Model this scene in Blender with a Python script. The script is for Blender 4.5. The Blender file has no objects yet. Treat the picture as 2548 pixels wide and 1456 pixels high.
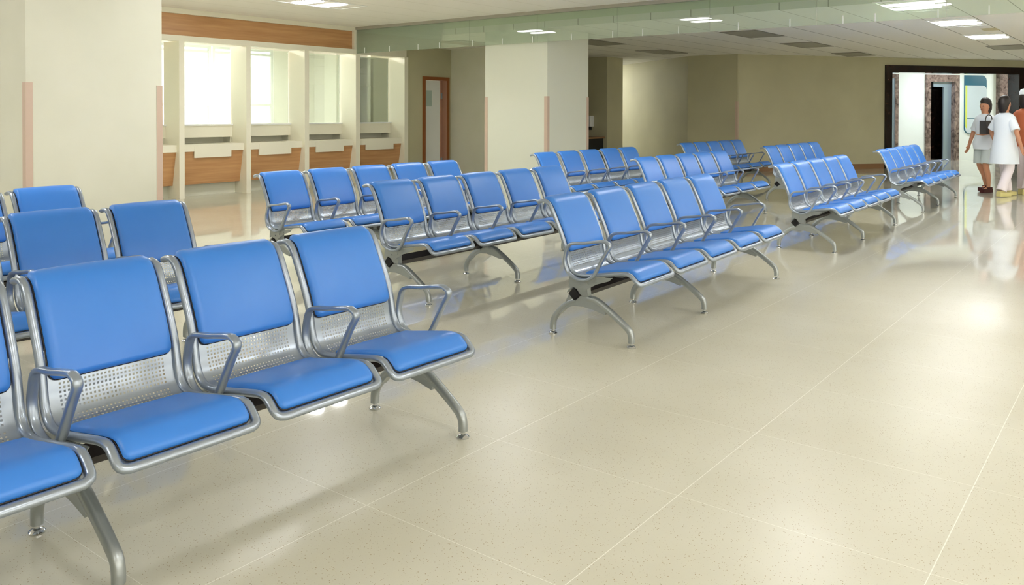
import bpy, bmesh, math, random
from mathutils import Vector, Matrix
random.seed(7)
PI = math.pi
sc = bpy.context.scene
C = sc.collection
def lin(c):
    return tuple(((x/255)/12.92 if x/255 <= .04045 else ((x/255+.055)/1.055)**2.4) for x in c) + (1.0,)

# ------------------------------------------------------------------ camera, world, exposure
A0 = 0.895            # heading of the seat rows against the camera's own axes
CAM_H = 1.3515
cam_d = bpy.data.cameras.new('camera'); cam = bpy.data.objects.new('camera', cam_d); C.objects.link(cam)
cam_d.sensor_width = 36; cam_d.sensor_fit = 'HORIZONTAL'
cam_d.lens = 2096.7/2548*36
cam_d.shift_x = (1274-1202.6)/2548
cam_d.shift_y = -(728-303.56)/2548
cam_d.clip_end = 200
cam.matrix_world = (Matrix.Translation((0, 0, CAM_H)) @ Matrix.Rotation(-A0, 4, 'Z')
                    @ Matrix.Rotation(PI/2-0.0119, 4, 'X') @ Matrix.Rotation(0.0015, 4, 'Z'))
sc.camera = cam
sc.view_settings.view_transform = 'Standard'; sc.view_settings.look = 'None'
sc.view_settings.gamma = 1; sc.view_settings.use_curve_mapping = False
sc.view_settings.exposure = 0.76
w = bpy.data.worlds.new('sky'); sc.world = w; w.use_nodes = True
bg = w.node_tree.nodes['Background']; bg.inputs[0].default_value = lin((255, 250, 238)); bg.inputs[1].default_value = 2.3
sc.cycles.max_bounces = 8; sc.cycles.diffuse_bounces = 5; sc.cycles.glossy_bounces = 4
sc.cycles.transmission_bounces = 6; sc.cycles.transparent_max_bounces = 12
sc.cycles.sample_clamp_indirect = 6.0
LAMP = 27.0
LAMP_LOBBY = 46.0

def portal(name, loc, rot, sx, sy):      # marks a window opening so that sky light entering it is sampled cleanly
    l = bpy.data.lights.new(name, 'AREA'); l.shape = 'RECTANGLE'; l.size = sx; l.size_y = sy; l.cycles.is_portal = True
    o = bpy.data.objects.new(name, l); C.objects.link(o); o.location = loc; o.rotation_euler = rot
portal('window_portal', (9.8, 16.1, 1.86), (-math.pi/2, 0, 0), 5.0, 1.85)
portal('window_portal', (2.0, -8.05, 1.65), (math.pi/2, 0, 0), 14.0, 2.1)  # sky light through the window added behind the camera
# ------------------------------------------------------------------ materials
def mat(name, col, rough=.6, metal=0., spec=.5, emit=None, es=0., coat=0.):
    m = bpy.data.materials.new(name); m.use_nodes = True
    b = m.node_tree.nodes['Principled BSDF']
    b.inputs['Base Color'].default_value = lin(col); b.inputs['Roughness'].default_value = rough
    b.inputs['Metallic'].default_value = metal; b.inputs['Specular IOR Level'].default_value = spec
    b.inputs['Coat Weight'].default_value = coat
    if emit: b.inputs['Emission Color'].default_value = lin(emit); b.inputs['Emission Strength'].default_value = es
    return m
def nodes(m): return m.node_tree.nodes, m.node_tree.links, m.node_tree.nodes['Principled BSDF']
def noise_mix(m, c1, c2, scale=(5, 5, 5), detail=4, lo=.35, hi=.65, bump=0., dist=0.):
    N, L, b = nodes(m)
    tc = N.new('ShaderNodeTexCoord'); mp = N.new('ShaderNodeMapping'); mp.inputs['Scale'].default_value = scale
    nz = N.new('ShaderNodeTexNoise'); nz.inputs['Scale'].default_value = 1; nz.inputs['Detail'].default_value = detail
    nz.inputs['Distortion'].default_value = dist
    cr = N.new('ShaderNodeValToRGB'); cr.color_ramp.elements[0].position = lo; cr.color_ramp.elements[1].position = hi
    cr.color_ramp.elements[0].color = lin(c1); cr.color_ramp.elements[1].color = lin(c2)
    L.new(tc.outputs['Object'], mp.inputs[0]); L.new(mp.outputs[0], nz.inputs['Vector'])
    L.new(nz.outputs['Fac'], cr.inputs[0]); L.new(cr.outputs[0], b.inputs['Base Color'])
    if bump:
        bp = N.new('ShaderNodeBump'); bp.inputs['Strength'].default_value = bump; bp.inputs['Distance'].default_value = .002
        L.new(nz.outputs['Fac'], bp.inputs['Height']); L.new(bp.outputs[0], b.inputs['Normal'])
    return cr

M = {}
M['blue'] = mat('blue_leatherette', (60, 134, 226), .36, 0, .6)
noise_mix(M['blue'], (56, 130, 222), (60, 134, 225), (5, 5, 5), 3, .3, .7)
N, L, b = nodes(M['blue'])
nz = N.new('ShaderNodeTexNoise'); nz.inputs['Scale'].default_value = 900; tc = N.new('ShaderNodeTexCoord')
bp = N.new('ShaderNodeBump'); bp.inputs['Strength'].default_value = .12; bp.inputs['Distance'].default_value = .0006
L.new(tc.outputs['Object'], nz.inputs['Vector']); L.new(nz.outputs['Fac'], bp.inputs['Height']); L.new(bp.outputs[0], b.inputs['Normal'])
M['silver'] = mat('silver_painted_metal', (164, 174, 186), .30, .72, .5)
M['leg'] = mat('cast_aluminium', (168, 174, 175), .32, .68, .5)
M['chrome'] = mat('chrome', (210, 212, 214), .1, 1)
M['beam'] = mat('dark_beam', (30, 22, 20), .45)
M['black'] = mat('black_plastic', (10, 10, 12), .5)
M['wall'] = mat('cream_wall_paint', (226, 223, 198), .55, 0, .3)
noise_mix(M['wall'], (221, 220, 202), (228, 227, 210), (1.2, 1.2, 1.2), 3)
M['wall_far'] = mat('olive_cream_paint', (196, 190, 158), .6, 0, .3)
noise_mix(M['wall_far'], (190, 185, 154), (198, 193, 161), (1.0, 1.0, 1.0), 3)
M['column'] = mat('pale_column_paint', (226, 228, 214), .5, 0, .35)
M['guard'] = mat('beige_pink_plastic', (208, 184, 166), .4)
M['counter'] = mat('cream_laminate', (240, 236, 218), .4)
M['white'] = mat('white_paint', (238, 240, 238), .5)
M['lobby'] = mat('white_lobby_panel', (236, 242, 238), .35)
M['wood'] = mat('orange_brown_veneer', (190, 132, 72), .35)
noise_mix(M['wood'], (182, 134, 88), (202, 156, 108), (1.5, 3, 24), 5, .3, .7)
M['wood_red'] = mat('red_brown_veneer', (150, 86, 44), .35)
noise_mix(M['wood_red'], (132, 72, 42), (154, 92, 54), (2, 2, 26), 5, .3, .7)
M['door_frame'] = mat('door_frame_brown', (142, 78, 26), .4)
M['pink'] = mat('pink_beige_jamb', (178, 134, 112), .5)
M['steel'] = mat('brushed_lift_steel', (158, 176, 190), .35, .6)
M['teal'] = mat('teal_sign', (0, 92, 116), .4)
M['signgrey'] = mat('sign_grey_panel', (196, 208, 214), .35)
M['lime'] = mat('sign_lime_strip', (204, 216, 92), .4)
M['channel'] = mat('grey_channel', (168, 164, 152), .5)
M['slat'] = mat('unlit_louvre', (160, 156, 142), .5)
M['rail'] = mat('ceiling_rail', (120, 116, 104), .5)
M['skirt'] = mat('brown_skirting', (140, 104, 70), .4)
M['stain'] = mat('stained_ceiling_tile', (206, 196, 158), .8)
# marble
M['marble'] = mat('dark_brown_marble', (30, 16, 12), .14)
noise_mix(M['marble'], (8, 5, 5), (58, 30, 20), (7, 7, 7), 8, .45, .72, dist=1.5)
M['marble_lt'] = mat('grey_brown_marble', (110, 92, 84), .2)
noise_mix(M['marble_lt'], (58, 44, 42), (156, 136, 126), (6, 6, 6), 8, .3, .75, dist=1.2)
M['tube'] = mat('lamp_glow', (255, 255, 255), .5, emit=(252, 252, 252), es=LAMP)
M['tube_cold'] = mat('lobby_lamp_glow', (255, 255, 255), .5, emit=(242, 250, 255), es=LAMP_LOBBY)
M['office_fill'] = mat('office_fill_glow', (255, 255, 255), .5, emit=(255, 251, 244), es=130)  # strong glow of the added office lamps
M['sky'] = mat('bright_sky', (255, 255, 255), .5, emit=(255, 252, 240), es=6)

def glass(name, tint, refl=1.0, haze=0.0):
    m = bpy.data.materials.new(name); m.use_nodes = True; N = m.node_tree.nodes; L = m.node_tree.links; N.clear()
    o = N.new('ShaderNodeOutputMaterial'); mx = N.new('ShaderNodeMixShader'); tr = N.new('ShaderNodeBsdfTransparent')
    gl = N.new('ShaderNodeBsdfGlossy'); fr = N.new('ShaderNodeFresnel'); fr.inputs['IOR'].default_value = 1.5
    mt = N.new('ShaderNodeMath'); mt.operation = 'MULTIPLY'; mt.inputs[1].default_value = refl
    tr.inputs[0].default_value = lin(tint); gl.inputs['Roughness'].default_value = .01
    L.new(fr.outputs[0], mt.inputs[0]); L.new(mt.outputs[0], mx.inputs[0])
    L.new(tr.outputs[0], mx.inputs[1]); L.new(gl.outputs[0], mx.inputs[2])
    last = mx
    if haze:
        df = N.new('ShaderNodeBsdfDiffuse'); df.inputs[0].default_value = lin((214, 228, 206))
        m2 = N.new('ShaderNodeMixShader'); m2.inputs[0].default_value = haze
        L.new(mx.outputs[0], m2.inputs[1]); L.new(df.outputs[0], m2.inputs[2]); last = m2
    L.new(last.outputs[0], o.inputs[0]); return m
M['glass'] = glass('clear_glass', (244, 250, 246), .8)
M['curtain'] = glass('green_tinted_glass', (250, 254, 250), .9, .26)

# floor: cream terrazzo tiles, polished
def floor_material():
    m = mat('polished_terrazzo', (218, 213, 196), .3, 0, .4); N, L, b = nodes(m)
    tc = N.new('ShaderNodeTexCoord'); sx = N.new('ShaderNodeSeparateXYZ'); L.new(tc.outputs['Object'], sx.inputs[0])
    def line(sock, period, off, width):
        a = N.new('ShaderNodeMath'); a.operation = 'ADD'; a.inputs[1].default_value = -off + 40*period; L.new(sock, a.inputs[0])
        md = N.new('ShaderNodeMath'); md.operation = 'MODULO'; md.inputs[1].default_value = period; L.new(a.outputs[0], md.inputs[0])
        lt = N.new('ShaderNodeMath'); lt.operation = 'LESS_THAN'; lt.inputs[1].default_value = width; L.new(md.outputs[0], lt.inputs[0])
        return lt.outputs[0], a.outputs[0]
    ly, ya = line(sx.outputs[1], .8, .51, .0028)
    lx, xa = line(sx.outputs[0], .74, 1.995, .0018)
    mx = N.new('ShaderNodeMath'); mx.operation = 'MAXIMUM'; L.new(ly, mx.inputs[0]); L.new(lx, mx.inputs[1])
    # large soft colour drift per tile
    nz = N.new('ShaderNodeTexNoise'); nz.inputs['Scale'].default_value = 1.3; nz.inputs['Detail'].default_value = 5
    L.new(tc.outputs['Object'], nz.inputs['Vector'])
    cr = N.new('ShaderNodeValToRGB'); cr.color_ramp.elements[0].position = .3; cr.color_ramp.elements[1].position = .7
    cr.color_ramp.elements[0].color = lin((205, 201, 181)); cr.color_ramp.elements[1].color = lin((215, 212, 195))
    L.new(nz.outputs['Fac'], cr.inputs[0])
    # speckles
    vo = N.new('ShaderNodeTexVoronoi'); vo.inputs['Scale'].default_value = 150; vo.inputs['Randomness'].default_value = 1
    L.new(tc.outputs['Object'], vo.inputs['Vector'])
    sz = N.new('ShaderNodeSeparateColor'); L.new(vo.outputs['Color'], sz.inputs[0])
    th = N.new('ShaderNodeMath'); th.operation = 'MULTIPLY'; th.inputs[1].default_value = .30
    L.new(sz.outputs[0], th.inputs[0])
    sp = N.new('ShaderNodeMath'); sp.operation = 'LESS_THAN'; L.new(vo.outputs['Distance'], sp.inputs[0]); L.new(th.outputs[0], sp.inputs[1])
    pk = N.new('ShaderNodeMath'); pk.operation = 'GREATER_THAN'; pk.inputs[1].default_value = .35; L.new(sz.outputs[1], pk.inputs[0])
    ml = N.new('ShaderNodeMath'); ml.operation = 'MULTIPLY'; L.new(sp.outputs[0], ml.inputs[0]); L.new(pk.outputs[0], ml.inputs[1])
    m3 = N.new('ShaderNodeMath'); m3.operation = 'MULTIPLY'; m3.inputs[1].default_value = .8; L.new(ml.outputs[0], m3.inputs[0])
    c1 = N.new('ShaderNodeMixRGB'); c1.inputs[2].default_value = lin((150, 128, 84)); L.new(m3.outputs[0], c1.inputs[0]); L.new(cr.outputs[0], c1.inputs[1])
    c2 = N.new('ShaderNodeMixRGB'); c2.inputs[2].default_value = lin((240, 238, 226)); L.new(mx.outputs[0], c2.inputs[0]); L.new(c1.outputs[0], c2.inputs[1])
    L.new(c2.outputs[0], b.inputs['Base Color'])
    # worn polish: roughness and slight waviness
    n2 = N.new('ShaderNodeTexNoise'); n2.inputs['Scale'].default_value = .9; n2.inputs['Detail'].default_value = 4; n2.inputs['Distortion'].default_value = .2
    L.new(tc.outputs['Object'], n2.inputs['Vector'])
    mr = N.new('ShaderNodeMapRange'); mr.inputs[1].default_value = .2; mr.inputs[2].default_value = .8
    mr.inputs[3].default_value = .26; mr.inputs[4].default_value = .40
    L.new(n2.outputs['Fac'], mr.inputs[0]); L.new(mr.outputs[0], b.inputs['Roughness'])
    # the walkway is scuffed dull by feet, the polish survives elsewhere
    gy = N.new('ShaderNodeMapRange'); gy.interpolation_type = 'SMOOTHSTEP'; gy.inputs[1].default_value = 2.1; gy.inputs[2].default_value = 2.9; gy.inputs[3].default_value = 1; gy.inputs[4].default_value = 0
    gx = N.new('ShaderNodeMapRange'); gx.interpolation_type = 'SMOOTHSTEP'; gx.inputs[1].default_value = 5.5; gx.inputs[2].default_value = 8.5; gx.inputs[3].default_value = 1; gx.inputs[4].default_value = 0
    L.new(sx.outputs[1], gy.inputs[0]); L.new(sx.outputs[0], gx.inputs[0])
    gm = N.new('ShaderNodeMath'); gm.operation = 'MULTIPLY'; L.new(gx.outputs[0], gm.inputs[0]); L.new(gy.outputs[0], gm.inputs[1])
    gr = N.new('ShaderNodeMapRange'); gr.inputs[3].default_value = .035; gr.inputs[4].default_value = .24; L.new(gm.outputs[0], gr.inputs[0]); L.new(gr.outputs[0], b.inputs['Coat Roughness'])
    gw_ = N.new('ShaderNodeMapRange'); gw_.inputs[3].default_value = 1.0; gw_.inputs[4].default_value = .14; L.new(gm.outputs[0], gw_.inputs[0]); L.new(gw_.outputs[0], b.inputs['Coat Weight'])
    b.inputs['Specular IOR Level'].default_value = .2; b.inputs['Coat IOR'].default_value = 1.45
    return m
M['floor'] = floor_material()

def ceiling_material(name, col, seam, px, py, ox, oy, wd=.008, cross=True):
    m = mat(name, col, .85, 0, .2); N, L, b = nodes(m)
    tc = N.new('ShaderNodeTexCoord'); sx = N.new('ShaderNodeSeparateXYZ'); L.new(tc.outputs['Object'], sx.inputs[0])
    outs = []
    for s, p, o in ((sx.outputs[1], py, oy),) + (((sx.outputs[0], px, ox),) if cross else ()):
        a = N.new('ShaderNodeMath'); a.operation = 'ADD'; a.inputs[1].default_value = -o + 40*p; L.new(s, a.inputs[0])
        md = N.new('ShaderNodeMath'); md.operation = 'MODULO'; md.inputs[1].default_value = p; L.new(a.outputs[0], md.inputs[0])
        lt = N.new('ShaderNodeMath'); lt.operation = 'LESS_THAN'; lt.inputs[1].default_value = wd; L.new(md.outputs[0], lt.inputs[0]); outs.append(lt.outputs[0])
    f = outs[0]
    if len(outs) > 1:
        mx = N.new('ShaderNodeMath'); mx.operation = 'MAXIMUM'; L.new(outs[0], mx.inputs[0]); L.new(outs[1], mx.inputs[1]); f = mx.outputs[0]
    c = N.new('ShaderNodeMixRGB'); c.inputs[1].default_value = lin(col); c.inputs[2].default_value = lin(seam)
    L.new(f, c.inputs[0]); L.new(c.outputs[0], b.inputs['Base Color']); return m
M['ceil_near'] = ceiling_material('near_ceiling_tiles', (247, 243, 238), (196, 190, 178), 1.23, .615, 8.9, 2.3, .006, False)
M['ceil_far'] = ceiling_material('far_ceiling_tiles', (243, 240, 232), (120, 114, 98), 1.37, .615, 13.42, 2.01, .012, False)

# ------------------------------------------------------------------ mesh helpers
def new_obj(name, bm, m, parent=None, smooth=False, bevel=0.):
    if bevel:
        es = [e for e in bm.edges if len(e.link_faces) == 2 and e.calc_face_angle(0) > .5]
        bmesh.ops.bevel(bm, geom=es, offset=bevel, segments=2, affect='EDGES', profile=.6)
    bmesh.ops.recalc_face_normals(bm, faces=bm.faces)
    me = bpy.data.meshes.new(name); bm.to_mesh(me); bm.free()
    if smooth:
        for p in me.polygons: p.use_smooth = True
        try: me.set_sharp_from_angle(angle=math.radians(50))
        except Exception: pass
    for x in (m if isinstance(m, (list, tuple)) else [m]): me.materials.append(x)
    o = bpy.data.objects.new(name, me); C.objects.link(o)
    if parent: o.parent = parent
    return o
def tag(o, label=None, cat=None, group=None, kind=None):
    if label: o['label'] = label
    if cat: o['category'] = cat
    if group: o['group'] = group
    if kind: o['kind'] = kind
    return o
def thing(name, label, cat, loc=(0, 0, 0), rz=0, group=None):
    o = bpy.data.objects.new(name, None); C.objects.link(o); o.empty_display_size = .1
    o.location = loc; o.rotation_euler = (0, 0, rz); return tag(o, label, cat, group)
def BM(): return bmesh.new()
def box(bm, x0, x1, y0, y1, z0, z1):
    v = [bm.verts.new(p) for p in ((x0,y0,z0),(x1,y0,z0),(x1,y1,z0),(x0,y1,z0),(x0,y0,z1),(x1,y0,z1),(x1,y1,z1),(x0,y1,z1))]
    for f in ((0,3,2,1),(4,5,6,7),(0,1,5,4),(1,2,6,5),(2,3,7,6),(3,0,4,7)): bm.faces.new([v[i] for i in f])
    return bm
def struct(name, bm, m): return tag(new_obj(name, bm, m), kind='structure')
def prism(bm, pts, a, b2, conv):
    """extrude polygon pts between a and b2; conv(p, t)->3D"""
    lo = [bm.verts.new(conv(p, a)) for p in pts]; hi = [bm.verts.new(conv(p, b2)) for p in pts]
    n = len(pts)
    bm.faces.new(lo[::-1]); bm.faces.new(hi)
    for i in range(n): bm.faces.new([lo[i], lo[(i+1) % n], hi[(i+1) % n], hi[i]])
def catmull(pts, k=6, closed=False):
    P = [Vector(p) for p in pts]; n = len(P); out = []
    rng = n if closed else n-1
    for i in range(rng):
        p0 = P[(i-1) % n] if (closed or i > 0) else P[0]*2-P[1]
        p1 = P[i]; p2 = P[(i+1) % n]
        p3 = P[(i+2) % n] if (closed or i+2 < n) else P[n-1]*2-P[n-2]
        for j in range(k):
            t = j/k
            out.append(.5*((2*p1)+(-p0+p2)*t+(2*p0-5*p1+4*p2-p3)*t*t+(-p0+3*p1-3*p2+p3)*t**3))
    if not closed: out.append(P[-1])
    return out
def sweep(bm, path, ra, rb=None, seg=10, closed=False, first=Vector((1, 0, 0)), power=2.):
    """tube along path; section half widths ra (along transported axis), rb (other)"""
    n = len(path); rb = rb if rb is not None else ra
    fa = ra if callable(ra) else (lambda t: ra); fb = rb if callable(rb) else (lambda t: rb)
    rings = []; prev = None
    for i in range(n):
        if closed: T = (path[(i+1) % n]-path[i-1]).normalized()
        else: T = (path[min(i+1, n-1)]-path[max(i-1, 0)]).normalized()
        if prev is None: a = (first-T*first.dot(T)).normalized()
        else: a = (prev-T*prev.dot(T)).normalized()
        prev = a; bb = T.cross(a); t = i/(n-1); ring = []
        for s in range(seg):
            th = 2*PI*s/seg; c, d = math.cos(th), math.sin(th)
            c = math.copysign(abs(c)**(2/power), c); d = math.copysign(abs(d)**(2/power), d)
            ring.append(bm.verts.new(path[i]+a*c*fa(t)+bb*d*fb(t)))
        rings.append(ring)
    for i in range(n if closed else n-1):
        r0, r1 = rings[i], rings[(i+1) % n]
        for s in range(seg): bm.faces.new([r0[s], r0[(s+1) % seg], r1[(s+1) % seg], r1[s]])
    if not closed: bm.faces.new(rings[0][::-1]); bm.faces.new(rings[-1])
def lathe(bm, prof, cx=0, cy=0, seg=20):
    rings = []
    for r, z in prof:
        rings.append([bm.verts.new((cx+r*math.cos(2*PI*s/seg), cy+r*math.sin(2*PI*s/seg), z)) for s in range(seg)])
    for a, b2 in zip(rings, rings[1:]):
        for s in range(seg): bm.faces.new([a[s], a[(s+1) % seg], b2[(s+1) % seg], b2[s]])
    bm.faces.new(rings[0][::-1]); bm.faces.new(rings[-1])
def copy_tree(o, parent=None):
    c = o.copy(); C.objects.link(c); c.parent = parent
    for ch in list(o.children): copy_tree(ch, c)
    return c

# ------------------------------------------------------------------ large structure
CE, CL = 2.94, 2.68                # main ceiling, lower ceiling beyond the glass
XG = 10.9                          # line of hanging glass
D0 = Vector((18.65, 7.55)); DD = Vector((.812, -.5836)); DN = Vector((.5836, .812))
def diag(t, k, z): p = D0+DD*t+DN*k; return (p.x, p.y, z)
def dbox(bm, t0, t1, k0, k1, z0, z1):
    v = [bm.verts.new(diag(t, k, z)) for t, k, z in ((t0,k0,z0),(t1,k0,z0),(t1,k1,z0),(t0,k1,z0),(t0,k0,z1),(t1,k0,z1),(t1,k1,z1),(t0,k1,z1))]
    for f in ((0,3,2,1),(4,5,6,7),(0,1,5,4),(1,2,6,5),(2,3,7,6),(3,0,4,7)): bm.faces.new([v[i] for i in f])
struct('floor', box(BM(), -6, 34, -8, 17, -.1, 0), M['floor'])
struct('ceiling_near', box(BM(), -6, XG, -8, 16.2, CE, CE+.1), M['ceil_near'])
bm = BM(); box(bm, XG+.06, 34, -8, 10.35, CL, CL+.1); box(bm, XG+.06, 13.7, 10.35, 11.8, CL, CL+.1); box(bm, 15.9, 34, 10.35, 17, CL, CL+.1)
struct('ceiling_far', bm, M['ceil_far'])
struct('ceiling_bulkhead', box(BM(), XG+.06, XG+.1, -8, 11.8, CL+.1, CE), mat('pale_green_paint', (206, 218, 182), .7))
bm = BM(); box(bm, -6, -5, -8.1, -8, 0, CE); box(bm, -5, 9, -8.1, -8, 0, .6); box(bm, -5, 9, -8.1, -8, 2.7, CE); box(bm, 9, 34, -8.1, -8, 0, CE)  # wide opening added out of view to let more daylight in
struct('wall_behind', bm, M['wall'])
bm = BM()
for i in range(8): box(bm, -5+2*i-(.06 if i == 7 else 0), -4.94+2*i-(.06 if i == 7 else 0), -8.08, -8.02, .6, 2.7)
box(bm, -5, 9, -8.08, -8.02, .6, .66); box(bm, -5, 9, -8.08, -8.02, 2.64, 2.7)
struct('window_3', bm, M['white'])  # frame of the added, unseen daylight window
struct('wall_left', box(BM(), -6.1, -6, -8, 16.2, 0, CE), M['wall'])
struct('wall_right', box(BM(), 34, 34.1, -8, 17, 0, CE), M['wall'])
# wall closing off the far left, out of view behind the column
struct('wall_left_far', box(BM(), -6, 4.4, 12.0, 12.1, 0, CE), M['wall'])
# columns
def column(name, x0, x1, y0, y1, top, m='column'):
    return struct(name, box(BM(), x0, x1, y0, y1, 0, top), M[m])
column('wall_column_left', 3.15, 4.40, 7.5, 8.75, CE, 'wall')
column('wall_column_middle', 10.96, 12.18, 7.5, 8.75, CL)
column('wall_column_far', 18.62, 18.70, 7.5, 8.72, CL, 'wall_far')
# door wall at the end of the counters, its return, the niche wall
bm = BM(); Y0, Y1 = 11.8, 11.9
box(bm, 12.25, 12.72, Y0, Y1, 0, CL); box(bm, 12.72, 13.535, Y0, Y1, 2.08, CL); box(bm, 13.535, 13.7, Y0, Y1, 0, CL)
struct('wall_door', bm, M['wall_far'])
struct('wall_return', box(BM(), 13.62, 13.72, 10.35, 11.8, 0, CL), M['wall'])
bm = BM(); box(bm, 13.72, 16.4, 10.35, 10.45, 0, CL); box(bm, 17.66, 18.42, 10.35, 10.45, 0, CL)
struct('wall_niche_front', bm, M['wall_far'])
bm = BM(); box(bm, 16.3, 17.76, 11.7, 11.8, 0, CL); box(bm, 16.3, 16.4, 10.45, 11.7, 0, CL); box(bm, 17.66, 17.76, 10.45, 11.7, 0, CL)
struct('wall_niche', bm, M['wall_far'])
bm = BM()   # slanted corridor wall and the corridor's end
def wseg(bm, a, b2, th, z0, z1):
    a = Vector(a); b2 = Vector(b2); d = (b2-a).normalized(); n = Vector((-d.y, d.x))*th
    pts = [a, b2, b2+n, a+n]; lo = [bm.verts.new((p.x, p.y, z0)) for p in pts]; hi = [bm.verts.new((p.x, p.y, z1)) for p in pts]
    bm.faces.new(lo[::-1]); bm.faces.new(hi)
    for i in range(4): bm.faces.new([lo[i], lo[(i+1) % 4], hi[(i+1) % 4], hi[i]])
wseg(bm, (18.66, 8.72), (21.4, 12.3), -.1, 0, CL)
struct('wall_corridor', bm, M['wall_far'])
bm = BM(); wseg(bm, (18.42, 10.45), (19.9, 13.6), .1, 0, CL); wseg(bm, (19.9, 13.6), (21.4, 12.3), .1, 0, CL)
struct('wall_corridor_end', bm, M['white'])
# diagonal far wall with the lobby opening
bm = BM(); dbox(bm, 0.0, 4.07, 0, .25, 0, CL); dbox(bm, 4.07, 8.34, 0, .25, 2.50, CL); dbox(bm, 8.34, 17, 0, .25, 0, CL)
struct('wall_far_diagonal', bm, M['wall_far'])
# lobby
bm = BM(); dbox(bm, 1.5, 7.6, 2.5, 2.6, 0, CL); dbox(bm, 8.75, 14.5, 2.5, 2.6, 0, CL); dbox(bm, 7.6, 8.75, 2.5, 2.6, 2.42, CL)
struct('wall_lobby', bm, M['lobby'])
bm = BM(); dbox(bm, 1.5, 1.6, .25, 2.5, 0, CL); dbox(bm, 14.4, 14.5, .25, 2.5, 0, CL)
struct('wall_lobby_ends', bm, M['lobby'])
# office behind the counters
bm = BM(); YW = 16.0
box(bm, 4.4, 7.3, YW, YW+.12, 0, CE); box(bm, 7.3, 12.2, YW, YW+.12, 0, .95); box(bm, 7.3, 12.2, YW, YW+.12, 2.78, CE); box(bm, 12.2, 14.2, YW, YW+.12, 0, CE)
M['office'] = mat('office_white_paint', (240, 239, 232), .6)
struct('wall_office_back', bm, M['office'])
bm = BM(); box(bm, 14.2, 14.3, 11.9, YW, 0, CE); struct('wall_office_right', bm, M['office'])
bm = BM(); box(bm, 4.3, 4.4, 8.75, YW, 0, CE); struct('wall_office_left', bm, M['wall'])
struct('ceiling_office', box(BM(), XG, 14.3, 11.9, 16.2, CE, CE+.1), M['ceil_near'])
bm = BM(); box(bm, 13.4, 13.75, 15.2, 16, 0, CE); struct('wall_office_pier', bm, M['office'])
# office windows
for k, (x0, x1) in enumerate(((7.3, 10.56), (10.6, 12.2))):
    wn = thing('window_%d' % (k+1), None, None, (0, 0, 0)); wn['kind'] = 'structure'
    bm = BM(); f = .06; y = YW+.02
    for a in (box,):
        box(bm, x0, x1, y, y+.07, .95, .95+f); box(bm, x0, x1, y, y+.07, 2.78-f, 2.78)
        box(bm, x0, x0+f, y, y+.07, .95+f, 2.78-f); box(bm, x1-f, x1, y, y+.07, .95+f, 2.78-f)
        box(bm, x0+f, x1-f, y, y+.07, 1.47, 1.53); box(bm, x0+f, x1-f, y, y+.07, 2.62, 2.67)
        if k == 0: box(bm, 9.0, 9.06, y, y+.07, .95+f, 2.78-f)
    new_obj('window_frame', bm, M['white'], wn)
    new_obj('window_glass', box(BM(), x0+f, x1-f, y+.03, y+.04, .95+f, 2.78-f), M['glass'], wn)
# skirtings
bm = BM(); dbox(bm, 0.02, 4.05, -.015, 0, 0, .12); struct('baseboard_far', bm, M['skirt'])
bm = BM(); box(bm, 3.14, 4.41, 7.49, 7.5, 0, .1); struct('baseboard_column_left', bm, M['skirt'])

# ------------------------------------------------------------------ counter screen along the left
PX = [(7.19, 7.28), (8.412, 8.50), (9.632, 9.73), (10.845, 10.955), (12.152, 12.256)]
YC = 11.8
bm = BM(); box(bm, 5.9, 12.256, YC, YC+.12, 2.44, 2.527)
struct('trim_1', bm, M['counter'])
bm = BM(); box(bm, 5.9, 12.256, YC, YC+.12, 2.865, CE); struct('trim_2', bm, M['counter'])
bm = BM(); box(bm, 10.84, 12.256, YC+.0, YC+.12, 2.527, 2.865); struct('trim_3', bm, M['counter'])
pn = new_obj('wood_fascia', box(BM(), 5.9, 10.84, YC+.06, YC+.10, 2.527, 2.865), M['wood'])
tag(pn, 'long orange-brown veneer panel set under the ceiling above the service counters', 'panel')
words = ['leftmost', 'second', 'third', 'fourth', 'fifth and rightmost']
for i, (a, b2) in enumerate([(5.97, 6.06)]+PX):
    bm = BM()
    box(bm, a, b2, YC-.04, YC+.40, 0, 2.44)
    o = new_obj('partition_fin', bm, M['counter'], bevel=.004)
    if i == 0: lab = 'cream partition fin of the counter screen hidden behind the big left column'
    elif i == 1: lab = 'cream partition fin of the counter screen nearest the big left column'
    elif i == 5: lab = 'cream partition fin ending the counter screen beside the brown-framed door'
    else: lab = 'cream partition fin between the %s and %s wood-fronted counters from the left column' % (['first full', 'second full', 'third full'][i-2], ['second full', 'third full', 'last'][i-2])
    tag(o, lab, 'partition', 'cream fins dividing the service counters')
bays = [(6.06, 7.19), (7.28, 8.412), (8.50, 9.632), (9.73, 10.845), (10.955, 12.152)]
blabs = ['narrow visible slice of counter between the big left column and the first cream fin',
         'service counter with tan wood front, first full bay right of the left column',
         'service counter with wood front, second full bay right of the left column',
         'service counter with wood front, third full bay right of the left column',
         'service counter with wood front at the far right end of the screen, nearest the door']
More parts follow.
